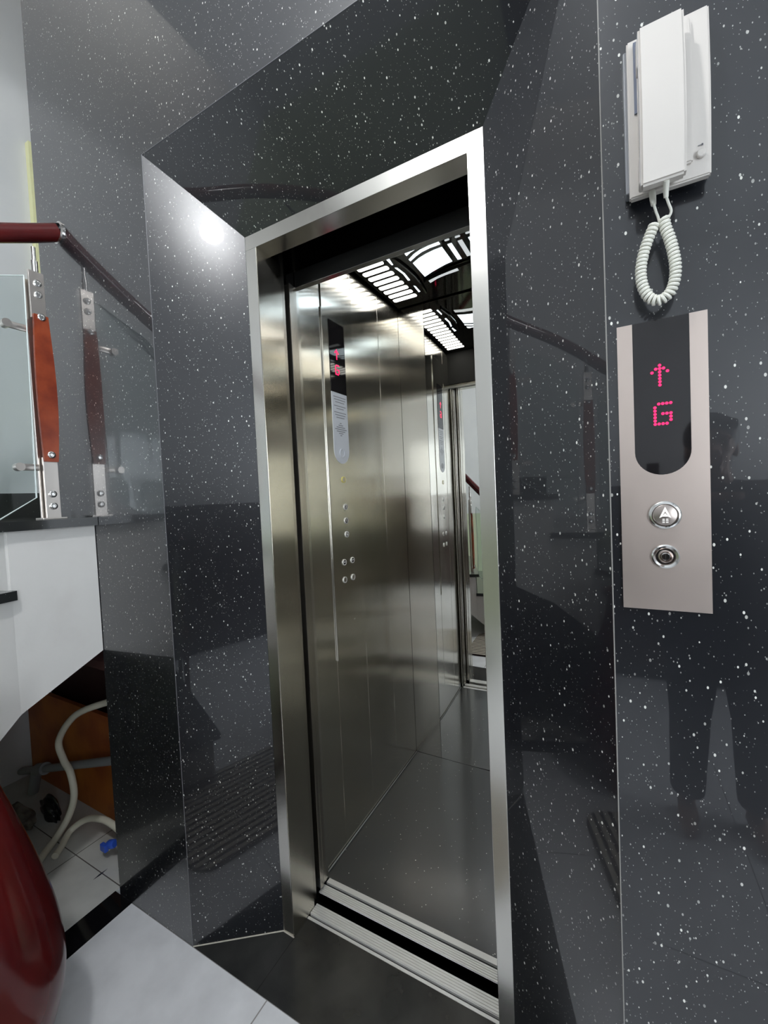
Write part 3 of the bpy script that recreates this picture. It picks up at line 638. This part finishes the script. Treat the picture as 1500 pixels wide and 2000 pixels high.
# ------------------------------------------------------------ photographer, seen only in reflections
def ellip(bm, c, r, rot=0, n=3):
    g = bmesh.ops.create_icosphere(bm, subdivisions=n, radius=1)['verts']
    mm = Matrix.Translation(Vector(c)) @ Matrix.Rotation(rot, 4, 'Z') @ Matrix.Diagonal((*r, 1))
    bmesh.ops.transform(bm, matrix=mm, verts=g)
def fused(name, bm, mt, parent, vox, smooth_it=6):
    """overlapping closed volumes fused into one continuous skin"""
    bmesh.ops.recalc_face_normals(bm, faces=bm.faces[:])
    me = bpy.data.meshes.new(name); bm.to_mesh(me); bm.free()
    o = bpy.data.objects.new(name, me); col.objects.link(o)
    r = o.modifiers.new('r', 'REMESH'); r.mode = 'VOXEL'; r.voxel_size = vox
    sm = o.modifiers.new('s', 'SMOOTH'); sm.iterations = smooth_it; sm.factor = .5
    dg = bpy.context.evaluated_depsgraph_get(); me2 = bpy.data.meshes.new_from_object(o.evaluated_get(dg))
    bpy.data.objects.remove(o); b2 = bmesh.new(); b2.from_mesh(me2); bpy.data.meshes.remove(me2)
    return obj(name, b2, mt, parent, True)
PX, PY = 1.30, -1.42
person = thing('person', 'person in dark clothes behind the viewpoint holding up a phone', 'person', (PX, PY, 0))
M['skin'] = mat('skin', (.45, .26, .19), .5, **{'Subsurface Weight': .1})
M['cloth'] = mottle(mat('black_cotton', (.012, .012, .014), .85), (.010, .010, .012), (.020, .019, .022), 30)
M['trouser'] = mottle(mat('charcoal_trousers', (.018, .018, .022), .85), (.014, .014, .018), (.028, .027, .032), 30)
M['hair'] = mat('black_hair', (.008, .007, .007), .4)
hz = 1.49; hx, hy = PX - .02, PY + .03       # head centre
bm = bmesh.new()
ellip(bm, (hx, hy, hz + .02), (.074, .092, .098)); ellip(bm, (hx, hy + .022, hz - .045), (.054, .066, .062))
ellip(bm, (hx, hy + .068, hz - .088), (.024, .022, .020))
tube(bm, [(hx, hy + .082, hz + .010), (hx, hy + .108, hz - .028)], [.009, .014], 10); ellip(bm, (hx, hy + .102, hz - .028), (.016, .012, .010))
ellip(bm, (hx, hy + .086, hz - .058), (.024, .010, .006)); ellip(bm, (hx, hy + .086, hz - .068), (.021, .010, .006))
for sx in (-1, 1):
    ellip(bm, (hx + sx * .076, hy - .005, hz - .012), (.009, .020, .030)); ellip(bm, (hx + sx * .030, hy + .080, hz + .026), (.022, .010, .006))
    ellip(bm, (hx + sx * .031, hy + .076, hz + .005), (.015, .012, .010))
tube(bm, [(hx, hy - .02, hz - .05), (PX, PY, 1.30)], [.055, .062], 16)
tube(bm, [(PX, PY, 1.32), (PX, PY, 1.20), (PX, PY + .005, 1.02), (PX, PY, .88), (PX, PY, .80)], [.10, .135, .118, .13, .12], 24)
tube(bm, [(PX - .17, PY, 1.25), (PX - .06, PY, 1.28), (PX + .06, PY, 1.28), (PX + .17, PY, 1.25)], [.058, .07, .07, .058], 16)
phx, phy, phz = 1.06, -1.145, 1.36          # phone in the raised hand
sh = Vector((PX - .18, PY, 1.245)); el = Vector((PX - .24, PY + .06, .98)); wr = Vector((phx + .055, phy - .085, 1.285))
tube(bm, [sh, sh.lerp(el, .5), el, el.lerp(wr, .35), wr], [.050, .044, .037, .036, .024], 16)
sh2 = Vector((PX + .18, PY, 1.245)); el2 = Vector((PX + .23, PY - .02, .96)); wr2 = Vector((PX + .22, PY + .05, .73))
tube(bm, [sh2, sh2.lerp(el2, .5), el2, el2.lerp(wr2, .35), wr2], [.050, .044, .037, .035, .023], 16)
for sx in (-1, 1):
    hp_ = Vector((PX + sx * .085, PY, .80)); kn = Vector((PX + sx * .10, PY + .025, .44)); an = Vector((PX + sx * .11, PY - .01, .075))
    tube(bm, [hp_, hp_.lerp(kn, .5), kn, kn.lerp(an, .35), an], [.088, .074, .052, .054, .034], 18)
    tube(bm, [(an.x, an.y - .03, .035), (an.x + sx * .005, an.y + .07, .032), (an.x + sx * .012, an.y + .16, .022)], [.032, .036, .022], 14)
# raised hand: palm behind the phone, four bent fingers along its far side, thumb on the near side
palm = Vector((phx + .050, phy - .035, 1.335))
tube(bm, [wr, wr.lerp(palm, .5), palm], [.024, .030, .028], 14); ellip(bm, palm, (.022, .034, .040))
for k, (dz, ln) in enumerate(((.030, .92), (.011, 1.0), (-.008, .94), (-.026, .76))):
    a = palm + Vector((.006, .012, dz)); b = a + Vector((.004, .036 * ln, .010)); c_ = b + Vector((-.020 * ln, .014, .004)); d_ = c_ + Vector((-.022 * ln, -.004, 0))
    tube(bm, [a, b, c_, d_], [.0095, .0090, .0082, .0070], 10); ellip(bm, d_, (.007, .007, .007), 0, 2)
a = palm + Vector((-.008, -.012, -.010)); b = a + Vector((-.018, -.012, .024)); c_ = b + Vector((-.016, .002, .022)); tube(bm, [a, b, c_], [.013, .0105, .0085], 10); ellip(bm, c_, (.0085, .0085, .0085), 0, 2)
# relaxed hand
palm2 = wr2 + Vector((0, .012, -.055)); tube(bm, [wr2, palm2], [.023, .026], 14); ellip(bm, palm2, (.018, .036, .042))
for dy_, ln in ((.026, .92), (.010, 1.0), (-.007, .94), (-.023, .76)):
    a = palm2 + Vector((0, dy_, -.025)); b = a + Vector((-.003, .004, -.036 * ln)); c_ = b + Vector((-.010, .003, -.024 * ln)); d_ = c_ + Vector((-.010, 0, -.014 * ln)); tube(bm, [a, b, c_, d_], [.0095, .0088, .0080, .0068], 10); ellip(bm, d_, (.0068,) * 3, 0, 2)
a = palm2 + Vector((-.004, .026, .012)); b = a + Vector((-.012, .018, -.024)); c_ = b + Vector((-.006, .006, -.024)); tube(bm, [a, b, c_], [.0125, .010, .008], 10); ellip(bm, c_, (.008,) * 3, 0, 2)
body = fused('body', bm, 'skin', person, .0052, 4)
bm = bmesh.new()
ellip(bm, (hx, hy - .014, hz + .040), (.088, .100, .096)); ellip(bm, (hx, hy - .050, hz - .03), (.082, .062, .090)); tube(bm, [(hx - .07, hy + .03, hz + .075), (hx, hy + .062, hz + .090), (hx + .07, hy + .03, hz + .075)], [.024, .026, .024], 12)
obj_h = fused('hair', bm, 'hair', person, .008, 3)
bm = bmesh.new()
tube(bm, [(PX, PY, 1.315), (PX, PY, 1.27), (PX, PY, 1.19), (PX, PY + .005, 1.02), (PX, PY, .86), (PX, PY, .76)], [.085, .13, .155, .140, .152, .158], 28)
tube(bm, [(PX - .17, PY, 1.25), (PX - .06, PY, 1.285), (PX + .06, PY, 1.285), (PX + .17, PY, 1.25)], [.068, .082, .082, .068], 18)
tube(bm, [sh, sh.lerp(el, .5), el, el.lerp(wr, .5), el.lerp(wr, .8)], [.066, .060, .052, .046, .042], 18)
tube(bm, [sh2, sh2.lerp(el2, .5), el2, el2.lerp(wr2, .8)], [.066, .060, .052, .042], 18)
fused('shirt', bm, 'cloth', person, .010, 4)
bm = bmesh.new()
tube(bm, [(PX, PY, .90), (PX, PY, .80), (PX, PY, .74)], [.140, .150, .12], 24)
for sx in (-1, 1): tube(bm, [(PX + sx * .085, PY, .80), (PX + sx * .093, PY + .015, .62), (PX + sx * .10, PY + .022, .44), (PX + sx * .11, PY - .005, .10)], [.104, .090, .070, .060], 20)
fused('trousers', bm, 'trouser', person, .010, 3)
ph = thing('mobile_phone', 'black phone held up in the hand of the person in dark clothes', 'phone', (phx, phy, phz))
obj('phone_body', B((phx - .004, phy - .038, phz - .075), (phx + .035, phy - .030, phz + .075), .0035), 'glossblack', ph)
obj('lens', L([(.007, 0), (.007, .002), (0, .002)], (phx + .020, phy - .030, phz + .058), (0, 1, 0), 20), 'chrome', ph, True)

# invented sideboard along the rear wall, added to darken reflections in the polished stone
sb = thing('sideboard', 'long dark wooden sideboard added at the rear wall to darken reflections', 'sideboard', (1.45, -2.95, 0))
M['darkwood'] = mottle(mat('dark_brown_wood', (.035, .018, .012), .35), (.04, .02, .014), (.022, .011, .008), 8)
obj('carcass', B((.40, -3.16, .06), (2.5, -2.75, 1.32), .004), 'darkwood', sb)
obj('top', B((.38, -3.17, 1.32), (2.52, -2.72, 1.36), .004), 'darkwood', sb)
for k in range(4):
    d_ = obj('door', B((.42 + k * .52, -2.748, .10), (.42 + k * .52 + .50, -2.728, 1.28), .003), 'darkwood', sb)
    obj('handle', T([(.42 + k * .52 + (.44 if k % 2 == 0 else .06), -2.715, .62), (.42 + k * .52 + (.44 if k % 2 == 0 else .06), -2.715, .78)], .006, 10), 'chrome', d_, True)
for a_ in (.45, 2.42):
    for b_ in (-3.1, -2.8): obj('leg', B((a_ - .025, b_ - .025, 0), (a_ + .025, b_ + .025, .06)), 'darkwood', sb)

for o in bpy.data.objects:
    if '_w' in o.keys(): del o['_w']
